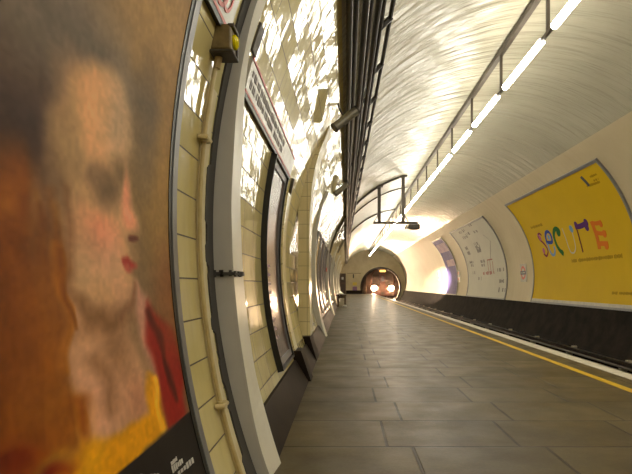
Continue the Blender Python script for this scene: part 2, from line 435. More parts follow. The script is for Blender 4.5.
# ================================================================== posters on the track wall
def billboard(label, y0, y1, z0, z1, print_mat, name='billboard', strip=True):
    t = thing(name, label, 'poster', wpt(1, (y0 + y1) / 2, z0, R), 'billboards on the wall across the track')
    b = BM(); patch(b, 1, y0, y1, z0, z1, R - .025, R + .01, 20, 2); obj('print', b, print_mat, t, True)
    b = BM(); frame_patch(b, 1, y0, y1, z0, z1, .06, .05, R - .045, R + .01, 20); fr = obj('frame', b, M['frame'], t)
    if strip:
        b = BM(); patch(b, 1, y0, y1, z0, z0 + .075, R - .035, R - .02, 2); q = obj('bottom_strip', b, M['enamel'], t)
        q['label'] = 'white strip along the bottom of the print'
    return t
YA, YB, ZA, ZB = 10.80, 16.85, .40, 3.40
bb = billboard('large yellow poster with colourful letters spelling secure, across the track', YA, YB, ZA, ZB, M['adyellow'])
RP = R - .026
def letter(spec, mats, label=None):
    """spec: list of (material index, width m, [(x, y) in the enlarged photograph crop])"""
    bm = BM()
    for mi, w, pts in spec:
        W = []; w = w * .78
        for x, y in pts:
            Y, Z, s = on_wall(522 + x / 5.745, 215 + y / 5.745, RP); W.append((Y, Z))
        if len(W) == 1: disc_on(bm, W[0][0], W[0][1], w, w, 1, RP, mi, thick=.006)
        else: stroke(bm, smooth_line(W), w, 1, RP, mi, .004 + .001 * mi)
    q = obj('letter', bm, [M[m] for m in mats], bb)
    if label: q['label'] = label
def smooth_line(P, k=4):
    if len(P) < 3: return P
    out = []
    for i in range(len(P) - 1):
        p0, p1, p2, p3 = P[max(i - 1, 0)], P[i], P[i + 1], P[min(i + 2, len(P) - 1)]
        for j in range(k):
            t = j / k
            out.append(tuple(.5 * (2 * b + (c - a) * t + (2 * a - 5 * b + 4 * c - d) * t * t + (3 * b - a - 3 * c + d) * t ** 3) for a, b, c, d in zip(p0, p1, p2, p3)))
    return out + [P[-1]]
letter([(0, .08, [(112, 116), (98, 106), (92, 122), (103, 143), (122, 160), (142, 186), (150, 212), (142, 236), (126, 222)]),
        (1, .10, [(104, 132)]), (1, .11, [(126, 205)]), (1, .05, [(92, 116)])], ['maroon', 'pink'], 'maroon and pink letter s')
letter([(1, .10, [(146, 160), (158, 198), (172, 226), (186, 228), (190, 206), (184, 180)]),
        (0, .13, [(142, 156), (172, 156), (168, 122), (154, 98), (138, 100), (136, 128), (147, 170)]), (2, .10, [(154, 128)])], ['blue', 'sky', 'sky'], 'blue letter e')
letter([(0, .16, [(214, 112), (212, 88), (196, 78), (184, 92), (184, 124), (196, 164), (214, 198), (240, 224)]), (0, .12, [(208, 104)]), (0, .1, [(232, 216)])], ['green'], 'green letter c')
letter([(0, .045, [(230, 76), (242, 106), (256, 146), (268, 184), (282, 214), (300, 216), (308, 190), (302, 150), (292, 112), (284, 84)]), (1, .12, [(283, 80)])], ['silver', 'sky'], 'thin grey letter u with a pale blue dot')
letter([(1, .07, [(312, 72), (322, 104), (336, 156), (351, 214)]), (0, .17, [(304, 66), (330, 66), (362, 52)]), (0, .12, [(368, 44)]), (0, .12, [(372, 70)]), (0, .1, [(310, 55)])], ['violet', 'plum'], 'purple letter r')
letter([(0, .19, [(398, 36), (414, 76), (430, 122), (446, 196)]), (0, .13, [(404, 46), (430, 48), (456, 40)]), (0, .13, [(424, 98), (452, 106), (484, 102)]),
        (0, .15, [(438, 166), (466, 164), (496, 166)]), (0, .1, [(452, 50)]), (0, .11, [(474, 108)]), (0, .12, [(486, 176)])], ['orange'], 'orange letter e')
def crop_line(x0, y0, x1, y1): return on_wall(522 + x0 / 5.745, 215 + y0 / 5.745, RP), on_wall(522 + x1 / 5.745, 215 + y1 / 5.745, RP)
a2, c2, _ = on_wall(612, 293, RP)
(a0, c0, _), (a1, c1, _) = crop_line(52, 74, 122, 62); (a3, c3, _), (a4, c4, _) = crop_line(286, 263, 578, 236)
for ya, yb, z, h in ((a0, a1, c0, .09), (a3, a4, (c3 + c4) / 2, .10), (a2, a2 - .9, c2, .07)):
    b = BM(); scribble(b, ya, yb, z, h, 1, RP, fill=.92); q = obj('small_print', b, M['faint'], bb); q['label'] = 'brown line of small print'
b = BM()
a0, c0, _ = on_wall(585.5, 181.5, RP); stroke(b, [(a0 + .03, c0 + .11), (a0, c0), (a0 - .02, c0 - .10)], .11, 1, RP, 0)
q = obj('corner_emblem', b, M['navy'], bb); q['label'] = 'small dark emblem in the upper corner'
for k, (x, y, L) in enumerate(((590, 177, .35), (593, 181, .3), (594, 184, .25), (586, 187, .38))):
    b = BM(); a0, c0, _ = on_wall(x, y, RP); scribble(b, a0, a0 - L, c0, .06, 1, RP, 0); obj('small_print', b, M['faint'], bb)

bw = billboard('pale poster covered in grey handwriting, between the yellow and the violet poster', 19.75, 25.9, ZA, ZB, M['adwhite'], strip=False)
rr = random.Random(3)
def crop2(x, y): return on_wall(445 + x / 5.27, 210 + y / 5.27, RP)[:2]
for (x0, y0, x1, y1, h, mi) in ((80, 100, 108, 160, .20, 0), (92, 92, 120, 140, .18, 0), (105, 190, 130, 240, .24, 0), (132, 268, 146, 300, .2, 0), (145, 100, 172, 130, .2, 0),
                            (150, 165, 186, 220, .22, 0), (160, 185, 188, 225, .2, 0), (190, 262, 206, 300, .2, 0), (280, 300, 300, 330, .22, 0), (285, 365, 300, 385, .2, 0), (282, 418, 316, 424, .26, 0),
                            (180, 350, 186, 372, .25, 0), (120, 70, 140, 90, .2, 0), (205, 330, 250, 335, .2, 1), (150, 322, 154, 340, .2, 0)):
    (ya, za), (yb, zb) = crop2(x0, y0), crop2(x1, y1)
    L = max(1, int(abs(za - zb) / (h * 1.25)) + 1); b = BM()
    for k in range(L):
        z = za + (zb - za) * (k + .5) / L
        scribble(b, max(ya, yb) + .15, min(ya, yb) - .25, z, h * .8, 1, RP, mi, rr, fill=.7)
    obj('handwriting', b, [M['scrawl'], M['scrawlred']], bw)
b = BM()
for k in range(3):
    (ya, za), (yb, zb) = crop2(222 + k * 14, 262 + k * 4), crop2(232 + k * 12, 330)
    stroke(b, [(ya, za), (yb, zb)], .05, 1, RP, 1)
(ya, za), (yb, zb) = crop2(222, 264), crop2(252, 270); stroke(b, [(ya, za), (yb, za)], .05, 1, RP, 1)
(ya, za), (yb, zb) = crop2(200, 130), crop2(240, 260); stroke(b, [(ya, za), (ya - .5, (za + zb) / 2 + .2), (yb, zb)], .03, 1, RP, 0)
q = obj('sketch', b, [M['scrawl'], M['scrawlred']], bw); q['label'] = 'sketched red box and a long curved line'

bp = billboard('narrow violet poster beyond the pale handwritten one', 28.45, 31.3, ZA, ZB, M['adpurple'], strip=False)
b = BM(); patch(b, 1, 28.7, 31.2, 2.75, 3.2, R - .03, R - .02, 4); patch(b, 1, 28.6, 30.6, 1.95, 2.3, R - .03, R - .02, 4); q = obj('picture_panel', b, M['adpink'], bp); q['label'] = 'pale pink picture panels at the top'
# roundels on the track wall
def ring_pts(y, z, ry, rz, n=20): return [(y + ry * math.cos(k * 2 * PI / n), z + rz * math.sin(k * 2 * PI / n)) for k in range(n + 1)]
def roundel(px, py, label):
    y, z, s = on_wall(px, py)
    t = thing('roundel_sign', label, 'sign', wpt(1, y, z - .3), 'roundel signs between the billboards')
    b = BM(); patch(b, 1, y - .28, y + .28, z - .30, z + .30, R - .03, R + .005, 4); obj('plate', b, M['enamel'], t)
    b = BM(); stroke(b, ring_pts(y, z, .19, .19), .075, 1, R - .031); q = obj('ring', b, M['red'], t); q['label'] = 'red ring'
    b = BM(); stroke(b, [(y + .265, z), (y - .265, z)], .12, 1, R - .036, 0); rn = random.Random(int(px)); scribble(b, y + .2, y - .22, z, .06, 1, R - .041, 1, rn)
    q = obj('bar', b, [M['navy'], M['enamel']], t); q['label'] = 'dark blue name bar'
roundel(524.2, 272.8, 'white roundel plate beside the yellow poster')
roundel(459.2, 276.0, 'white roundel plate between the pale poster and the violet poster')
roundel(439.0, 275.5, 'white roundel plate in the bright patch of wall beyond the violet poster')

# ================================================================== posters on the platform wall
def srgb(c): return tuple(((v / 255) / 12.92 if v / 255 <= .04045 else ((v / 255 + .055) / 1.055) ** 2.4) for v in c)
PY0, PY1, PZ0, PZ1 = -.12, 1.862, .10, 2.62
def portrait():
    """painted print: a soft, brushy half figure in browns, flesh, gold and red"""
    ys = np.concatenate([np.linspace(PY0, .9, 30)[:-1], np.linspace(.9, PY1, 230)]); zs = np.linspace(PZ0, PZ1, 360)
    Yg, Zg = np.meshgrid(ys, zs, indexing='ij')
    S = CX * 0 + .62
    rng = np.random.default_rng(5)
    def vnoise(fy, fz, seed):
        g = np.random.default_rng(seed).random((int((PY1 - PY0) * fy) + 3, int((PZ1 - PZ0) * fz) + 3))
        a = (Yg - PY0) * fy; c = (Zg - PZ0) * fz; i = a.astype(int); j = c.astype(int); u = a - i; v = c - j
        u = u * u * (3 - 2 * u); v = v * v * (3 - 2 * v)
        return (g[i, j] * (1 - u) + g[i + 1, j] * u) * (1 - v) + (g[i, j + 1] * (1 - u) + g[i + 1, j + 1] * u) * v
    def pt(px, py): y, z, s = on_wall(px, py, R - .02); return y, z
    # work in a frame where y is squeezed so that soft edges look alike in both directions
    QY = .55
    wob = (vnoise(14, 14, 1) - .5) * .025; wob2 = (vnoise(14, 14, 2) - .5) * .025
    U, V = Yg * QY + wob, Zg + wob2
    img = np.zeros(Yg.shape + (3,)); img[:] = (112, 92, 68)
    def lay(mask, col, op=1.): 
        m = np.clip(mask, 0, 1)[..., None] * op
        img[:] = img * (1 - m) + np.array(col, float) * m
    def blob(px, py, rx, ry, col, op=1., soft=.6, rot=0.):
        y, z = pt(px, py); y1, _ = pt(px + rx, py); _, z1 = pt(px, py - ry)
        a = max(abs(y1 - y) * QY, 1e-4); c = max(abs(z1 - z), 1e-4)
        du, dv = U - y * QY, V - z; cr, sr = math.cos(rot), math.sin(rot)
        d = np.sqrt(((du * cr + dv * sr) / a) ** 2 + ((-du * sr + dv * cr) / c) ** 2)
        t = np.clip((1 + soft - d) / (2 * soft), 0, 1); lay(t * t * (3 - 2 * t), col, op)
    def poly(P, col, soft=.012, op=1.):
        Q = [(pt(x, y)[0] * QY, pt(x, y)[1]) for x, y in P]
        ins = np.zeros(U.shape, bool); dist = np.full(U.shape, 9.)
        for (ax, ay), (bx, by) in zip(Q, Q[1:] + Q[:1]):
            cond = ((ay > V) != (by > V)) & (U < (bx - ax) * (V - ay) / ((by - ay) if abs(by - ay) > 1e-9 else 1e-9) + ax)
            ins ^= cond
            L = (bx - ax) ** 2 + (by - ay) ** 2 + 1e-12; t = np.clip(((U - ax) * (bx - ax) + (V - ay) * (by - ay)) / L, 0, 1)
            dist = np.minimum(dist, np.hypot(U - ax - t * (bx - ax), V - ay - t * (by - ay)))
        sd = np.where(ins, dist, -dist); t = np.clip(.5 + sd / (2 * soft), 0, 1); lay(t * t * (3 - 2 * t), col, op)
    def line(P, w, col, op=1., soft=.6):
        Q = [(pt(x, y)[0] * QY, pt(x, y)[1]) for x, y in P]; dist = np.full(U.shape, 9.)
        for (ax, ay), (bx, by) in zip(Q, Q[1:]):
            L = (bx - ax) ** 2 + (by - ay) ** 2 + 1e-12; t = np.clip(((U - ax) * (bx - ax) + (V - ay) * (by - ay)) / L, 0, 1)
            dist = np.minimum(dist, np.hypot(U - ax - t * (bx - ax), V - ay - t * (by - ay)))
        t = np.clip((w * (1 + soft) - dist) / (2 * soft * w), 0, 1); lay(t, col, op)
    # background; the grey sheen reflected over its upper part is painted into it
    blob(20, 20, 150, 90, (108, 96, 82), 1, .8); blob(70, 10, 60, 60, (112, 100, 88), .9, .9)
    blob(170, 30, 40, 90, (158, 128, 84), .9, .9); blob(166, 120, 22, 60, (134, 106, 66), .9, .8)
    blob(165, 200, 20, 60, (140, 110, 62), .9, .7); blob(150, 130, 10, 60, (98, 84, 66), .8, .9)
    # dark hair behind the head
    blob(28, 110, 46, 60, (84, 68, 58), 1, .8); blob(30, 140, 30, 40, (66, 52, 48), .9, .8); blob(110, 70, 40, 26, (96, 86, 74), .8, .9)
    # auburn and golden hair
    poly([(-60, 150), (20, 160), (45, 200), (60, 260), (70, 330), (75, 400), (60, 480), (-60, 480)], (90, 56, 25), .12)
    blob(10, 260, 28, 80, (92, 48, 20), .9, .7); blob(45, 235, 12, 50, (104, 76, 56), .8, .8); blob(20, 190, 14, 40, (140, 84, 30), .8, .8)
    blob(50, 350, 18, 60, (156, 100, 30), .9, .7); blob(20, 340, 20, 60, (104, 62, 24), .8, .8); blob(40, 200, 10, 30, (128, 92, 60), .8, .8)
    # face
    poly([(72, 80), (96, 62), (122, 78), (132, 112), (131, 150), (133, 190), (139, 216), (141, 228), (134, 240), (138, 256), (134, 268), (136, 282), (126, 302), (108, 316),
          (84, 300), (66, 250), (60, 200), (62, 130)], (176, 138, 102), .03)
    blob(90, 112, 22, 40, (196, 150, 108), .9, .8); blob(122, 120, 12, 44, (160, 136, 110), .8, .9); blob(72, 150, 14, 50, (140, 116, 84), .8, .9)
    blob(104, 236, 18, 22, (196, 126, 100), .9, .9); blob(86, 265, 16, 34, (166, 134, 104), .8, .9); blob(115, 262, 14, 26, (178, 140, 112), .7, .9)
    blob(108, 188, 14, 16, (104, 84, 62), .95, .8, -.4); blob(122, 172, 8, 14, (112, 92, 66), .9, .9); blob(96, 178, 8, 8, (130, 104, 78), .8, .8)
    blob(131, 200, 5, 20, (204, 140, 112), .85, .8); blob(134, 222, 5, 8, (204, 138, 110), .8, .8); blob(136, 238, 3, 3, (96, 52, 40), .9, .6)
    line([(127, 262), (133, 258), (137, 262)], .010, (150, 62, 52)); blob(132, 266, 5, 5, (158, 74, 64), .8, .6)
    blob(126, 292, 10, 12, (172, 132, 104), .8, .9)
    # neck and chest
    poly([(70, 290), (100, 312), (128, 300), (134, 330), (150, 370), (158, 420), (110, 470), (80, 480), (70, 420), (72, 350)], (164, 126, 98), .035)
    blob(108, 324, 24, 12, (124, 92, 64), .9, .9, .2); blob(122, 350, 10, 30, (128, 96, 70), .8, .9); blob(95, 360, 12, 30, (176, 136, 108), .8, .9)
    blob(104, 405, 22, 32, (182, 138, 114), .9, .9); blob(140, 400, 10, 22, (150, 106, 84), .7, .9); line([(100, 360), (112, 384), (116, 404)], .02, (120, 88, 62), .7, .9)
    # veil and red cloth on the right
    poly([(139, 280), (152, 300), (168, 352), (176, 400), (160, 390), (146, 345), (136, 310)], (164, 122, 104), .02)
    poly([(150, 300), (176, 330), (186, 380), (188, 420), (172, 432), (160, 380), (150, 340)], (124, 36, 28), .02)
    line([(152, 310), (166, 350), (178, 400)], .014, (70, 30, 22), .8); blob(176, 300, 14, 50, (120, 78, 48), .7, .7)
    # golden cloth
    poly([(150, 372), (160, 380), (170, 430), (120, 482), (60, 482), (84, 440), (130, 432), (150, 410)], (186, 132, 22), .014)
    line([(156, 380), (166, 432)], .010, (206, 160, 60), .7); blob(90, 455, 20, 14, (196, 146, 30), .7, .8)
    # curls
    blob(44, 440, 44, 30, (162, 112, 30), .85, .9); blob(10, 400, 20, 40, (120, 70, 24), .7, .9)
    for k in range(7):
        line([(30 + 6 * k, 470 - 6 * k), (44 + 5 * k, 440 - 6 * k), (64 + 4 * k, 420 - 3 * k), (84 + k, 414 + 3 * k)], .012, (160 if k % 2 else 122, 108 if k % 2 else 66, 26), .7, .9)
    blob(20, 455, 30, 26, (92, 32, 16), .8, .8); blob(60, 474, 16, 10, (104, 28, 16), .8, .8)
    line([(84, 300), (96, 318), (112, 326), (126, 318)], .016, (112, 82, 56), .8, .95); line([(126, 318), (134, 300), (137, 284)], .007, (120, 84, 62), .7, .9)
    blob(70, 420, 12, 40, (150, 100, 34), .8, .9); blob(38, 400, 14, 40, (150, 98, 30), .6, .9); blob(4, 300, 10, 60, (70, 38, 18), .8, .9); blob(26, 280, 8, 50, (132, 84, 34), .6, .9)
    blob(52, 290, 9, 40, (120, 84, 50), .7, .9); blob(14, 210, 10, 24, (150, 96, 40), .7, .9); blob(3, 410, 10, 40, (64, 30, 14), .8, .9); blob(60, 180, 10, 30, (112, 88, 66), .8, .9)
    line([(60, 244), (66, 290), (74, 310), (70, 350), (72, 372)], .010, (168, 112, 44), .9); line([(64, 250), (72, 300), (78, 330)], .007, (120, 76, 34), .9)
    for k in range(26):
        x = -6 + 3.0 * k; line([(x, 190 + 16 * (k % 5)), (x + 4 + (k % 3), 270), (x + 2, 350), (x + 8 + (k % 4), 440)], .009, ((150, 96, 36), (78, 42, 20), (120, 70, 26))[k % 3], .3, .95)
    # brush work and canvas
    br = (vnoise(9, 30, 11) - .5) * .07 + (vnoise(60, 90, 12) - .5) * .09 + (vnoise(4, 4, 13) - .5) * .08
    img[:] = img * (1 + br[..., None])
    img[:] = (img - 108) * 1.22 + 108
    # black caption corner
    U, V = Yg * QY, Zg
    poly([(112, 482), (150, 448), (171, 430), (196, 408), (240, 408), (240, 900), (-500, 900)], (26, 21, 18), .003)
    lin = np.clip(img, 0, 255) / 255; lin = np.where(lin <= .04045, lin / 12.92, ((lin + .055) / 1.055) ** 2.4)
    bm = BM(); r = R - .012
    verts = [[bm.verts.new(wpt(-1, float(y), float(z), r)) for z in zs] for y in ys]
    for i in range(len(ys) - 1):
        for j in range(len(zs) - 1): bm.faces.new((verts[i][j], verts[i][j + 1], verts[i + 1][j + 1], verts[i + 1][j]))
    bmesh.ops.recalc_face_normals(bm, faces=bm.faces)
    return bm, lin.reshape(-1, 3)
m = mat('portrait print', (.3, .2, .1), .55, spec=.2); n = NT(m); at = n.n('Attribute', attribute_name='print'); n.l(at.outputs['Color'], n.b.inputs['Base Color'])
n.l(n.bump(n.noise(objco(n), 5., 3).outputs[0], .12, .02), n.b.inputs['Normal'])
M['portrait'] = m
t = thing('poster', 'huge painted portrait poster of a fair face in profile, nearest on the left wall', 'poster', wpt(-1, 1., PZ0))
bm, lin = portrait(); pr = obj('print', bm, M['portrait'], t, True)
ca = pr.data.color_attributes.new('print', 'FLOAT_COLOR', 'POINT')
ca.data.foreach_set('color', np.concatenate([lin * 1.5, np.ones((len(lin), 1))], 1).astype(np.float32).ravel())
b = BM(); patch(b, -1, PY0, PY1, PZ0, PZ1, R - .010, R + .005, 30, 2); obj('backing_board', b, M['black'], t)
b = BM(); frame_patch(b, -1, PY0, PY1, PZ0, PZ1, .028, .03, R - .015, R + .005, 40); q = obj('border', b, M['black'], t, False); q['label'] = 'black inner border'
b = BM(); frame_patch(b, -1, PY0 - .028, PY1 + .028, PZ0 - .03, PZ1 + .03, .05, .05, R - .018, R + .005, 40); obj('frame', b, M['frame'], t)
b = BM(); rn = random.Random(4)
for (xa, ya, xb, yb, h) in ((171, 464, 177, 458, .018), (172, 470, 183, 460, .022), (178, 474, 194, 459, .020), (140, 477, 160, 476, .016)):
    (A0, C0, _), (A1, C1, _) = on_wall(xa, ya, R - .013), on_wall(xb, yb, R - .013)
    k = 6; b = BM()
    for i in range(k):
        f0, f1 = i / k, (i + .7) / k
        stroke(b, [(A0 + (A1 - A0) * f0, C0 + (C1 - C0) * f0), (A0 + (A1 - A0) * f1, C0 + (C1 - C0) * f1)], h * rn.uniform(.5, 1), -1, R - .013, 0, .001)
    obj('caption', b, M['paper'], t)

def wall_poster(y0, y1, z0, z1, pm, label, fm='frame', prot=.045, w=.035):
    t = thing('poster', label, 'poster', wpt(-1, (y0 + y1) / 2, z0), 'framed posters on the platform wall')
    b = BM(); patch(b, -1, y0, y1, z0, z1, R - .02, R + .005, 14); obj('print', b, pm, t, True)
    b = BM(); frame_patch(b, -1, y0, y1, z0, z1, w, w, R - prot, R + .005, 16); obj('frame', b, M[fm], t)
    return t
t = wall_poster(3.98, 4.78, .27, 1.86, M['addark'], 'glazed dark poster in a black frame, between the white rib and the cream jamb', 'black', .045, .018)
b = BM(); frame_patch(b, -1, 4.03, 4.73, .33, 1.80, .045, .05, R - .03, R - .015, 14); q = obj('mount', b, M['frame'], t); q['label'] = 'grey inner mount'
b = BM(); rn = random.Random(9)
for k in range(9): b = BM(); scribble(b, 4.1, 4.1 + rn.uniform(.1, .22), 1.05 - k * .07, .03, -1, R - .021, 0, rn); obj('small_print', b, M['adpink'], t)
for y0, pm, lab in ((10.2, M['adgold'], 'gold poster just beyond the second grey rib'), (11.6, M['adred'], 'dark red poster, second beyond the second grey rib'),
                    (13.0, M['addark'], 'brown poster, third beyond the second grey rib'), (14.5, M['adred'], 'dark red poster just before the third grey rib'),
                    (17.0, M['addark'], 'brown poster just beyond the third grey rib'), (18.5, M['adred'], 'red poster, second beyond the third grey rib'), (24.0, M['adgold'], 'gold poster on the wall beyond the bench')):
    wall_poster(y0, y0 + 1.02, .30, 1.90, pm, lab)
# enamel frieze strips
def frieze(y0, y1, z0, z1, label, letters):
    t = thing('enamel_frieze', label, 'sign', wpt(-1, (y0 + y1) / 2, z0), 'white enamel name friezes')
    b = BM(); patch(b, -1, y0, y1, z0, z1, R - .018, R + .005, 6); obj('plate', b, M['enamel'], t)
    b = BM(); patch(b, -1, y0, y1, z0, z0 + .014, R - .022, R - .01, 1); patch(b, -1, y0, y1, z1 - .014, z1, R - .022, R - .01, 1)
    q = obj('border', b, M['red'], t); q['label'] = 'red border lines'
    b = BM(); patch(b, -1, y0, y1, z0 - .022, z0, R - .02, R + .005, 1); q = obj('lower_rim', b, M['black'], t); q['label'] = 'black lower rim'
    letters(t)
    return t
def red_ring(t):
    b = BM(); stroke(b, ring_pts(2.10, EYE + 1.175, .085, .062, 24), .018, -1, R - .019); stroke(b, ring_pts(2.19, EYE + 1.185, .06, .058, 20), .016, -1, R - .020)
    q = obj('emblem', b, M['red'], t); q['label'] = 'red ring emblem'
frieze(1.96, 2.33, EYE + 1.085, EYE + 1.28, 'white enamel frieze with a red ring, above the yellow push button', red_ring)
def grey_print(t):
    rn = random.Random(12)
    for zz, h in ((1.07, .05), (1.125, .045)):
        b = BM(); scribble(b, 2.85, 4.3, EYE + zz, h, -1, R - .019, 0, rn, fill=.8); obj('lettering', b, M['smudge'], t)
frieze(2.78, 5.02, EYE + 1.01, EYE + 1.19, 'white enamel frieze with worn grey lettering, above the black framed poster', grey_print)
# small plates on the tiles beyond the near rib
b = BM(); patch(b, -1, 2.75, 2.85, 2.11, 2.25, R - .012, R + .005, 4); tag(obj('metal_plate', b, M['dgrey']), 'dark grey metal plate above the frieze beside the near white rib', 'plate')

# push-button box, its conduit and the bare strip beside the near rib
BX = on_wall(230, 46)
bc = wpt(-1, 2.16, 1.925)
t = thing('push_button_box', 'dirty brass box with a yellow button above the cream pipe', 'switch box', bc)
BY, BZ = 2.19, 1.865
b = BM(); box(b, bc.x - .04, bc.x + .07, BY, BY + .10, BZ, BZ + .105, 0, .008); obj('case', b, M['box'], t)
b = BM(); box(b, bc.x - .03, bc.x + .08, BY + .095, BY + .108, BZ - .015, BZ + .11, 0, .004); box(b, bc.x + .055, bc.x + .083, BY, BY + .10, BZ + .09, BZ + .107, 0, .004); box(b, bc.x - .02, bc.x + .08, BY - .01, BY + .105, BZ - .015, BZ - .003, 0, .004); obj('flange', b, M['iron'], t)
b = BM(); tube(b, [(bc.x + .06, BY + .055, BZ + .05), (bc.x + .08, BY + .055, BZ + .05), (bc.x + .09, BY + .055, BZ + .05)], [.03, .03, .018], 18); q = obj('button', b, M['beacon'], t); q['label'] = 'yellow button'
b = BM(); tube(b, [(bc.x + .01, BY + .05, BZ), (bc.x + .0, BY + .05, BZ - .06)], .016, 12); obj('gland', b, M['pipe'], t)
def pipe_pts(y_top, y_bot, z_top, z_bot, off, n=16):
    return [wpt(-1, y_top + (y_bot - y_top) * i / n, z_top + (z_bot - z_top) * i / n, R - off) for i in range(n + 1)]
t = thing('conduit_pipe', 'cream painted conduit pipe running down the tiles beside the near rib', 'pipe', wpt(-1, 2.15, .3))
b = BM(); tube(b, pipe_pts(2.24, 2.235, 1.81, .02, .020, 24), .009, 10); obj('pipe', b, M['pipe'], t)
for z in (1.51, .40):
    p = wpt(-1, 2.23, z, R - .022); b = BM(); tube(b, [p + Vector((-.02, -.03, 0)), p + Vector((.012, -.025, 0)), p + Vector((.012, .045, 0)), p + Vector((-.02, .06, 0))], .011, 8)
    tube(b, [p + Vector((0, 0, -.016)), p + Vector((0, 0, .016))], .018, 12); obj('clamp', b, M['pipe'], t)
# a cream mortar band and the dark bare band with a ragged edge
b = BM(); patch(b, -1, 2.25, 2.38, .01, 1.75, R - .006, R + .004, 24); struct('trim_17', b, M['creamstrip'])
def ragged():
    bm = BM(); rn = random.Random(21); zs = np.linspace(.01, 2.3, 100); rows = []
    off = .05
    for z in zs:
        if rn.random() < .22: off = rn.choice((.0, .02, .05, .065)) if z < 1.42 else 0.
        y0 = 2.42 - off - rn.uniform(0, .006)
        rows.append([bm.verts.new(wpt(-1, y, float(z), r)) for y, r in ((y0, R - .0095), (2.50, R - .0095), (2.50, R + .004), (y0, R + .004))])
    for A, B in zip(rows, rows[1:]):
        for k in range(4): bm.faces.new((A[k], A[(k + 1) % 4], B[(k + 1) % 4], B[k]))
    bm.faces.new(rows[0]); bm.faces.new(rows[-1][::-1]); return bm
struct('trim_18', ragged(), M['grime'])
# dark band of old tape around the near rib
b = BM(); rn = random.Random(2)
box(b, -.625, -.523, 2.488, 2.4995, .945, .960); box(b, -.5275, -.515, 2.488, 2.72, .946, .958)
for k in range(8): y = 2.49 + .2 * rn.random(); box(b, -.528, -.514, y, y + .02, .938 + .008 * rn.random(), .966)
for k in range(5): x = -.62 + .08 * rn.random(); box(b, x, x + .012, 2.487, 2.4995, .935 + .012 * rn.random(), .97)
tag(obj('tape_band', b, M['grime']), 'strip of black tape stuck across the near white rib', 'tape')

# ================================================================== track
TC = 4.15
def rail_obj(x, top, name, label, cat='rail', w=.07, h=.14):
    b = BM(); prism(b, [(x - w, top - h), (x + w, top - h), (x + w, top - h + .012), (x + .012, top - h + .03), (x + .012, top - .04), (x + w / 2, top - .03), (x + w / 2, top),
                        (x - w / 2, top), (x - w / 2, top - .03), (x - .012, top - .04), (x - .012, top - h + .03), (x - w, top - h + .012)], Y0 + .05, 75.9)
    return tag(obj(name, b, M['steel']), label, cat)
rail_obj(TC - .72, -.62, 'running_rail', 'steel running rail nearest the platform edge', h=.18)
rail_obj(TC + .72, -.62, 'running_rail', 'steel running rail on the far side of the track', h=.18)
rail_obj(TC, -.60, 'conductor_rail', 'steel conductor rail between the running rails', h=.1)
rail_obj(5.20, -.535, 'conductor_rail', 'outer steel conductor rail along the dark wall', h=.12)
def ordinal(k):
    base = ['first', 'second', 'third', 'fourth', 'fifth', 'sixth', 'seventh', 'eighth', 'ninth', 'tenth', 'eleventh', 'twelfth', 'thirteenth', 'fourteenth', 'fifteenth', 'sixteenth', 'seventeenth', 'eighteenth', 'nineteenth', 'twentieth']
    return base[k] if k < 20 else ('twenty-' + base[k - 20] if k < 29 else 'thirtieth')
proto = None
for k in range(14):
    y = 10.05 + k * 2.42
    if proto is None:
        b = BM(); tube(b, [(0, 0, -.80), (0, 0, -.77), (0, 0, -.72), (0, 0, -.68), (0, 0, -.66)], [.085, .085, .06, .08, .08], 12)
        box(b, -.06, .155, -.05, .05, -.66, -.655); box(b, .06, .155, -.05, .05, -.66, -.515)
        proto = obj('rail_insulator', b, M['ceramic']); o = proto
    else: o = proto.copy(); COL.objects.link(o)
    o.location = (5.20, y, 0)
    tag(o, f'{ordinal(k)} pale insulator from the near end, under the outer conductor rail', 'insulator', 'insulators under the outer conductor rail')
# insulators under the middle conductor rail keep it up
b = BM()
for y in np.arange(-3, 75, 3.0): box(b, TC - .06, TC + .06, y - .05, y + .05, -.8, -.70)
struct('trim_19', b, M['soot'])

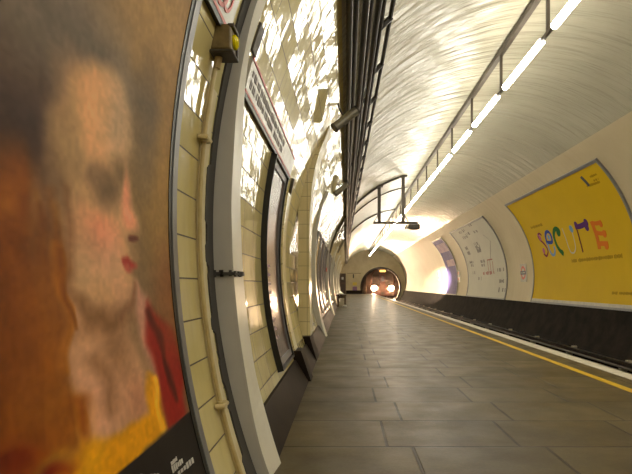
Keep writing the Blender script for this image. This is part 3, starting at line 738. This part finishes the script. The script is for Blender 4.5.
# ================================================================== train
def train():
    t = thing('train', 'red tube train with two dazzling headlights coming out of the tunnel mouth', 'train', (4.10, 60, -.6))
    c = 4.10
    def prof(w, zb, zt, n=10, rr=.8):
        pts = [(c - w, zb), (c + w, zb), (c + w + .03, zb + .9), (c + w, zt - rr)]
        pts += [(c + (w) * math.cos(a), zt - rr + rr * math.sin(a)) for a in np.linspace(.15, PI - .15, n)]
        pts += [(c - w, zt - rr), (c - w - .03, zb + .9)]
        return pts
    b = BM(); prism(b, prof(1.28, -.30, 2.72), 60.0, 75); obj('body', b, M['trainred'], t)
    b = BM(); prism(b, prof(1.20, .85, 2.62, rr=.7), 59.96, 60.02); obj('cab_front', b, M['trainwhite'], t)
    for s in (-1, 1):
        b = BM(); box(b, c + s * .72 - .38, c + s * .72 + .38, 59.93, 59.97, 1.25, 2.05, 0, .015); obj('cab_window', b, M['glass'], t)
        b = BM(); x = c + s * .95; tube(b, [(x, 60.02, .56), (x, 59.88, .56)], .30, 20); hl = obj('headlight', b, M['black'], t)
        b = BM(); tube(b, [(x, 59.885, .56), (x, 59.86, .56), (x, 59.845, .56)], [.28, .26, .15], 20); q = obj('lamp_glass', b, M['lamp'], hl)
        b = BM(); box(b, c + s * 1.0 - .2, c + s * 1.0 + .2, 59.95, 60.0, -.25, .2, 0, .01); obj('buffer_beam', b, M['iron'], t)
    b = BM(); box(b, c - .30, c + .30, 59.92, 59.97, .1, 2.15, 0, .02); d = obj('cab_door', b, M['trainred'], t)
    b = BM(); box(b, c - .2, c + .2, 59.90, 59.93, 1.3, 2.0, 0, .01); obj('door_window', b, M['glass'], d)
    b = BM(); box(b, c - .32, c + .32, 59.90, 59.97, 2.36, 2.58, 0, .01); q = obj('destination_blind', b, M['blind'], t); q['label'] = 'glowing orange destination blind'
    b = BM(); box(b, c - .16, c + .16, 59.6, 60.0, -.2, .08, 0, .02); obj('coupler', b, M['iron'], t)
    for y in (62.0, 66.0, 71.0):
        for s in (-1, 1):
            b = BM(); tube(b, [(TC + s * .72 - .06, y, -.24), (TC + s * .72 + .06, y, -.24)], .38, 20); obj('wheel', b, M['iron'], t)
train()

# ================================================================== ceiling fittings
RX, LX, LZ = 2.32, 2.32, 3.785
b = BM(); ztop = CZ + math.sqrt(R * R - (RX - CX) ** 2)
box(b, RX - .035, RX + .035, Y0 + .05, Y1 - .02, ztop - .10, ztop - .02)
tag(obj('lighting_rail', b, M['rail']), 'long grey brown rail along the ceiling that carries the fluorescent lights', 'rail')
src = None
STEP = 1.86; first = 6.16 - 9 * STEP
ys = [first + STEP * k for k in range(0, 36) if first + STEP * k < Y1 - .1]
for k, y in enumerate(ys):
    vis = k - 8
    lab = f'fluorescent light under the ceiling rail, {ordinal(vis)} of the row counting from the camera' if vis >= 0 else 'fluorescent light under the ceiling rail, behind the photographer'
    if src is None:
        src = thing('fluorescent_light', lab, 'ceiling light', (LX, 0, ztop - .1), 'fluorescent lights under the ceiling rail')
        b = BM(); box(b, LX - .018, LX + .018, -.02, .02, LZ, ztop - .095); obj('hanger', b, M['rail'], src)
        b = BM(); box(b, LX - .022, LX + .022, -.21, .21, LZ - .01, LZ + .03, 0, .006); obj('lamp_holder', b, M['rail'], src)
        b = BM(); tube(b, [(LX, -STEP + .20, LZ), (LX, -.20, LZ)], .042, 12); obj('tube', b, M['tube'], src)
        o = src
    else:
        o = src.copy(); COL.objects.link(o)
        for ch in src.children:
            c = ch.copy(); COL.objects.link(c); c.parent = o
        tag(o, lab, 'ceiling light', 'fluorescent lights under the ceiling rail')
    o.location = (LX, y, ztop - .1)
# empty hanging frame
YG = 16.8
t = thing('hanging_frame', 'empty dark iron frame hanging from the ceiling above the platform', 'frame', (1.5, YG, 2.84))
zg = 2.84
def topz(x): return CZ + math.sqrt(R * R - (x - CX) ** 2)
for x in (1.04, 1.79):
    b = BM(); box(b, x - .05, x + .05, YG - .04, YG + .04, zg, topz(x) + .01); po = obj('post', b, M['iron'], t)
    b = BM(); box(b, x - .12, x + .12, YG - .10, YG + .10, topz(x) - .06, topz(x) + .0); obj('fixing_plate', b, M['iron'], po)
b = BM(); box(b, .86, 2.24, YG - .04, YG + .04, zg - .03, zg + .04); obj('crossbar', b, M['iron'], t)
for x, s in ((1.04, -1), (1.79, 1)):
    b = BM(); tube(b, [(x + s * .04, YG, zg + .26), (x + s * .16, YG, zg + .03)], .014, 6); obj('brace', b, M['iron'], t)
# dark housing on the end of the frame, assumed source of the wall spot
t = thing('housing', 'dark projector fixed to the right end of the hanging frame', 'housing', (2.1, YG, 2.66))
b = BM(); box(b, 1.96, 2.30, YG - .14, YG + .25, 2.64, 2.80, 0, .03); obj('body', b, M['iron'], t)
b = BM(); tube(b, [(2.25, YG + .24, 2.72), (2.29, YG + .34, 2.715)], .055, 14); obj('lens', b, M['black'], t)
b = BM(); box(b, 2.1, 2.16, YG - .02, YG + .02, 2.79, 2.82); obj('bracket', b, M['iron'], t)
b = BM(); tube(b, [(1.96, YG, 2.70), (1.86, YG - .03, 2.66), (1.90, YG - .02, 2.78)], .03, 8); obj('cable_loop', b, M['cable'], t)
# conduits bent round the rings of the lining
def ring_conduit(y, z_from, x_to, label, rad=.018, side=-1, kink=0.):
    a0 = ang(side, z_from); a1 = math.atan2(topz(x_to) - CZ, x_to - CX); b = BM()
    pts = [(CX + (R - .03) * math.cos(a0 + (a1 - a0) * i / 30), y + kink * (1 - i / 30), CZ + (R - .03) * math.sin(a0 + (a1 - a0) * i / 30)) for i in range(31)]
    tube(b, pts, rad, 8); return tag(obj('ring_conduit', b, M['iron']), label, 'conduit')
ring_conduit(YG, 1.9, 1.80, 'dark conduit bent round the ceiling from the cables to the hanging frame', .035)
ring_conduit(YG + 2.3, 2.6, 2.2, 'thin conduit round the ceiling just beyond the hanging frame', .02)
ring_conduit(YG + 8, 2.4, 2.3, 'thin conduit round the ceiling, second beyond the hanging frame', .025)
b = BM(); tube(b, [(2.25, YG, 2.76), (2.5, YG + .2, 2.75), (3.2, YG + .5, 2.85)] + [(CX + (R - .03) * math.cos(a), YG + .6, CZ + (R - .03) * math.sin(a)) for a in np.linspace(1.1, .72, 1)], .02, 8)
b.free()

# ================================================================== cables along the vault
def cable_x(x5, y):   # the run drifts a little towards the wall as it goes
    return x5 * (1 - .52 * max(0, min(1, (y - 4) / 20)))
def run(x5, off, rad, name, label, y1=Y1 - .03, wob=.0, seed=0):
    rn = random.Random(seed); b = BM(); pts = []
    for y in np.concatenate([np.arange(Y0 + .05, 24, 1.0), np.arange(24, y1, 3.0), [y1]]):
        x = cable_x(x5, y); r = R - off; z = CZ + math.sqrt(r * r - (x - CX) ** 2)
        pts.append((x + rn.uniform(-wob, wob), float(y), z + rn.uniform(-wob, wob)))
    tube(b, pts, rad, 8); return tag(obj(name, b, M['cable']), label, 'cable', 'black cables along the vault')
for k, (x5, off, rad, lab) in enumerate(((.03, .05, .026, 'thick black cable along the edge of the tiles, leftmost of the bundle'),
                                       (.085, .06, .022, 'second black cable from the tiles in the bundle overhead'),
                                       (.165, .07, .028, 'thick black cable in the middle of the bundle overhead'),
                                       (.222, .06, .015, 'thin black cable right of the thick middle one'),
                                       (.285, .08, .028, 'thick black cable left of the slotted tray overhead'))):
    run(x5, off, rad, 'power_cable', lab, wob=.004, seed=k)
t = thing('cable_tray', 'dark slotted cable tray along the vault, right of the black cables', 'cable tray', (.4, 0, 3.4))
for x5 in (.345, .445):
    o = run(x5, .06, .022, 'side_rail', '', seed=9); o.data.transform(Matrix.Translation(-t.location)); o.parent = t
    for kk in ('label', 'category', 'group'): del o[kk]
for i in range(46):
    y = 3.1 + 1.06 * i
    p = [Vector((cable_x(x5, y), y, CZ + math.sqrt((R - .06) ** 2 - (cable_x(x5, y) - CX) ** 2))) for x5 in (.335, .455)]
    b = BM(); tube(b, p, .028, 6); obj('rung', b, M['cable'], t)
hs = None
hg = []
for i in range(17):
    y = 4.0 + 3.1 * i
    b = BM(); pts = []
    for x5 in np.linspace(.0, .33, 6):
        x = cable_x(x5, y); pts.append((x, y, CZ + math.sqrt((R - .028) ** 2 - (x - CX) ** 2)))
    tube(b, pts, .02, 6)
    tag(obj('cable_hanger', b, M['iron']), f'{ordinal(i)} dark hanger behind the black cables, counting away from the camera', 'bracket', 'hangers behind the cables')

def speaker(px, py, y, label, L, r, name='loudspeaker'):
    cx, cz = (px - VX) / F * y, EYE - (py - VY) / F * y
    t = thing(name, label, 'loudspeaker', (cx, y, cz), 'cylindrical loudspeakers under the cables')
    d = Vector((.62, .1, .52)).normalized()
    c = Vector((cx, y, cz)); a, e = c - d * L / 2, c + d * L / 2
    b = BM(); tube(b, [a, e], r, 20); obj('body', b, M['steelgrey'], t)
    b = BM(); tube(b, [e - d * .012, e + d * .008], r * 1.06, 20); tube(b, [a - d * .008, a + d * .012], r * 1.06, 20); obj('rim', b, M['iron'], t)
    b = BM(); w = c + Vector((-.06, 0, .10)); tube(b, [c, w, w + Vector((-.05, 0, .14))], .012, 6); obj('bracket', b, M['iron'], t)
speaker(345.5, 119, 6.1, 'grey cylindrical loudspeaker under the cables, the nearer and larger', .34, .052)
speaker(341.5, 189, 10.6, 'smaller looking grey cylindrical loudspeaker farther along under the cables', .34, .052)

# ================================================================== bench and small things at the far end
YBN = 22.0
t = thing('bench', 'dark wooden bench against the tiled wall far down the platform', 'bench', (-.2, YBN, 0))
b = BM()
for k in range(3): box(b, -.40 + k * .14, -.27 + k * .14, YBN, YBN + 1.5, .46, .51)
obj('seat', b, M['wood'], t)
for y in (YBN + .08, YBN + 1.35):
    for x in (-.36, -.07):
        b = BM(); box(b, x, x + .06, y, y + .07, 0, .46, 0, .005); obj('leg', b, M['wood'], t)
    b = BM(); box(b, -.36, -.02, y + .01, y + .06, .36, .43); obj('cross_rail', b, M['wood'], t)
b = BM(); tube(b, [(-.20, YBN + .3, .508), (-.20, YBN + .3, .53), (-.20, YBN + .3, .57), (-.20, YBN + .3, .59)], [.09, .11, .08, .03], 14)
tag(obj('bag', b, M['paper']), 'crumpled pale bag lying on the bench', 'bag')
b = BM(); tube(b, [(-.05, YBN - .06, .0), (-.05, YBN - .06, .03), (-.05, YBN - .06, .07), (-.05, YBN - .06, .09)], [.08, .10, .07, .03], 12)
tag(obj('crumpled_paper', b, M['paper']), 'white crumpled paper on the floor at the foot of the bench', 'litter')
b = BM(); p = wpt(-1, 16.2, 1.33, R - .09); tube(b, [p + Vector((-.1, 0, 0)), p + Vector((.03, 0, 0)), p + Vector((.06, 0, 0))], [.05, .05, .03], 12)
b.free()
b = BM(); p = wpt(-1, 15.7, 1.35); box(b, p.x - .01, p.x + .07, 15.6, 15.72, 1.29, 1.41, 0, .01); tag(obj('alarm_point', b, M['red']), 'small red fitting on the tiled wall far along the platform', 'alarm')
def head_notice(px, py, w, h, m, name, label, cat='notice'):
    y = Y1 - .012; x, z = (px - VX) / F * Y1, EYE - (py - VY) / F * Y1
    b = BM(); box(b, x - w / 2, x + w / 2, y, Y1, z - h / 2, z + h / 2); tag(obj(name, b, m), label, cat)
head_notice(354.8, 283.8, .42, .30, M['noticeyellow'], 'notice', 'yellow notice on the end wall beside the tunnel mouth')
head_notice(354.8, 288.6, .46, .40, M['noticepurple'], 'notice', 'purple notice low on the end wall under the yellow one')
head_notice(353.4, 276.2, .12, .40, M['iron'], 'wall_bracket', 'small dark bracket on the end wall above the yellow notice', 'bracket')

# ================================================================== light
def lamp(kind, name, loc, energy, col, **kw):
    l = bpy.data.lights.new(name, kind); l.energy = energy; l.color = col
    for k, v in kw.items(): setattr(l, k, v)
    o = bpy.data.objects.new(name, l); COL.objects.link(o); o.location = loc; return o
def aim(o, target): o.rotation_euler = (Vector(target) - o.location).to_track_quat('-Z', 'Y').to_euler()
for s in (-1, 1):     # the train's headlights
    h = lamp('SPOT', 'headlight_beam', (4.10 + s * .95, 59.82, .56), 330, (1., .50, .33), spot_size=math.radians(70), spot_blend=1., shadow_soft_size=.15)
    aim(h, (3.2, 40, .6))
pl = lamp('SPOT', 'wall_patch_spot', (2.30, YG + .38, 2.71), 170000, (1., .76, .58), spot_size=math.radians(8.5), spot_blend=.6, shadow_soft_size=.02)  # added spot that brightens a patch of the far wall; its source is assumed
aim(pl, wpt(1, 34.6, .80))
hm = bpy.data.materials.new('tunnel haze'); hm.use_nodes = True; nt = hm.node_tree; nt.nodes.clear()  # scattering volume added to imitate the bloom around the headlights
vo = nt.nodes.new('ShaderNodeVolumeScatter'); vo.inputs['Color'].default_value = (1, .62, .45, 1); vo.inputs['Density'].default_value = .007; vo.inputs['Anisotropy'].default_value = .95
ou = nt.nodes.new('ShaderNodeOutputMaterial'); nt.links.new(vo.outputs[0], ou.inputs['Volume'])
b = BM(); tube(b, [(HX + .05, Y1 + .34, HZ), (TX - .1, 59.75, HZ + .05)], [1.84, 1.95], 32)
hz = obj('glare', b, hm); hz['kind'] = 'stuff'; tag(hz, 'added volume of haze around the headlights at the tunnel mouth', 'glare')
w = bpy.data.worlds.new('World'); SC.world = w; w.use_nodes = True
w.node_tree.nodes['Background'].inputs[0].default_value = (.9, .8, .6, 1); w.node_tree.nodes['Background'].inputs[1].default_value = .01

# ================================================================== camera
cam = bpy.data.cameras.new('Camera'); co = bpy.data.objects.new('Camera', cam); COL.objects.link(co)
co.location = (0, 0, EYE); co.rotation_euler = (PI / 2, 0, 0)
cam.sensor_fit = 'HORIZONTAL'; cam.sensor_width = 36; cam.lens = 36 * F / 632
cam.shift_x = -(VX - 316) / 632; cam.shift_y = (VY - 237) / 632
cam.clip_start = .02; cam.clip_end = 300
SC.camera = co
vs = SC.view_settings
vs.view_transform = 'Standard'; vs.look = 'None'; vs.gamma = 1; vs.use_curve_mapping = False; vs.exposure = .45
SC.cycles.max_bounces = 10; SC.cycles.diffuse_bounces = 6; SC.cycles.sample_clamp_indirect = 6.
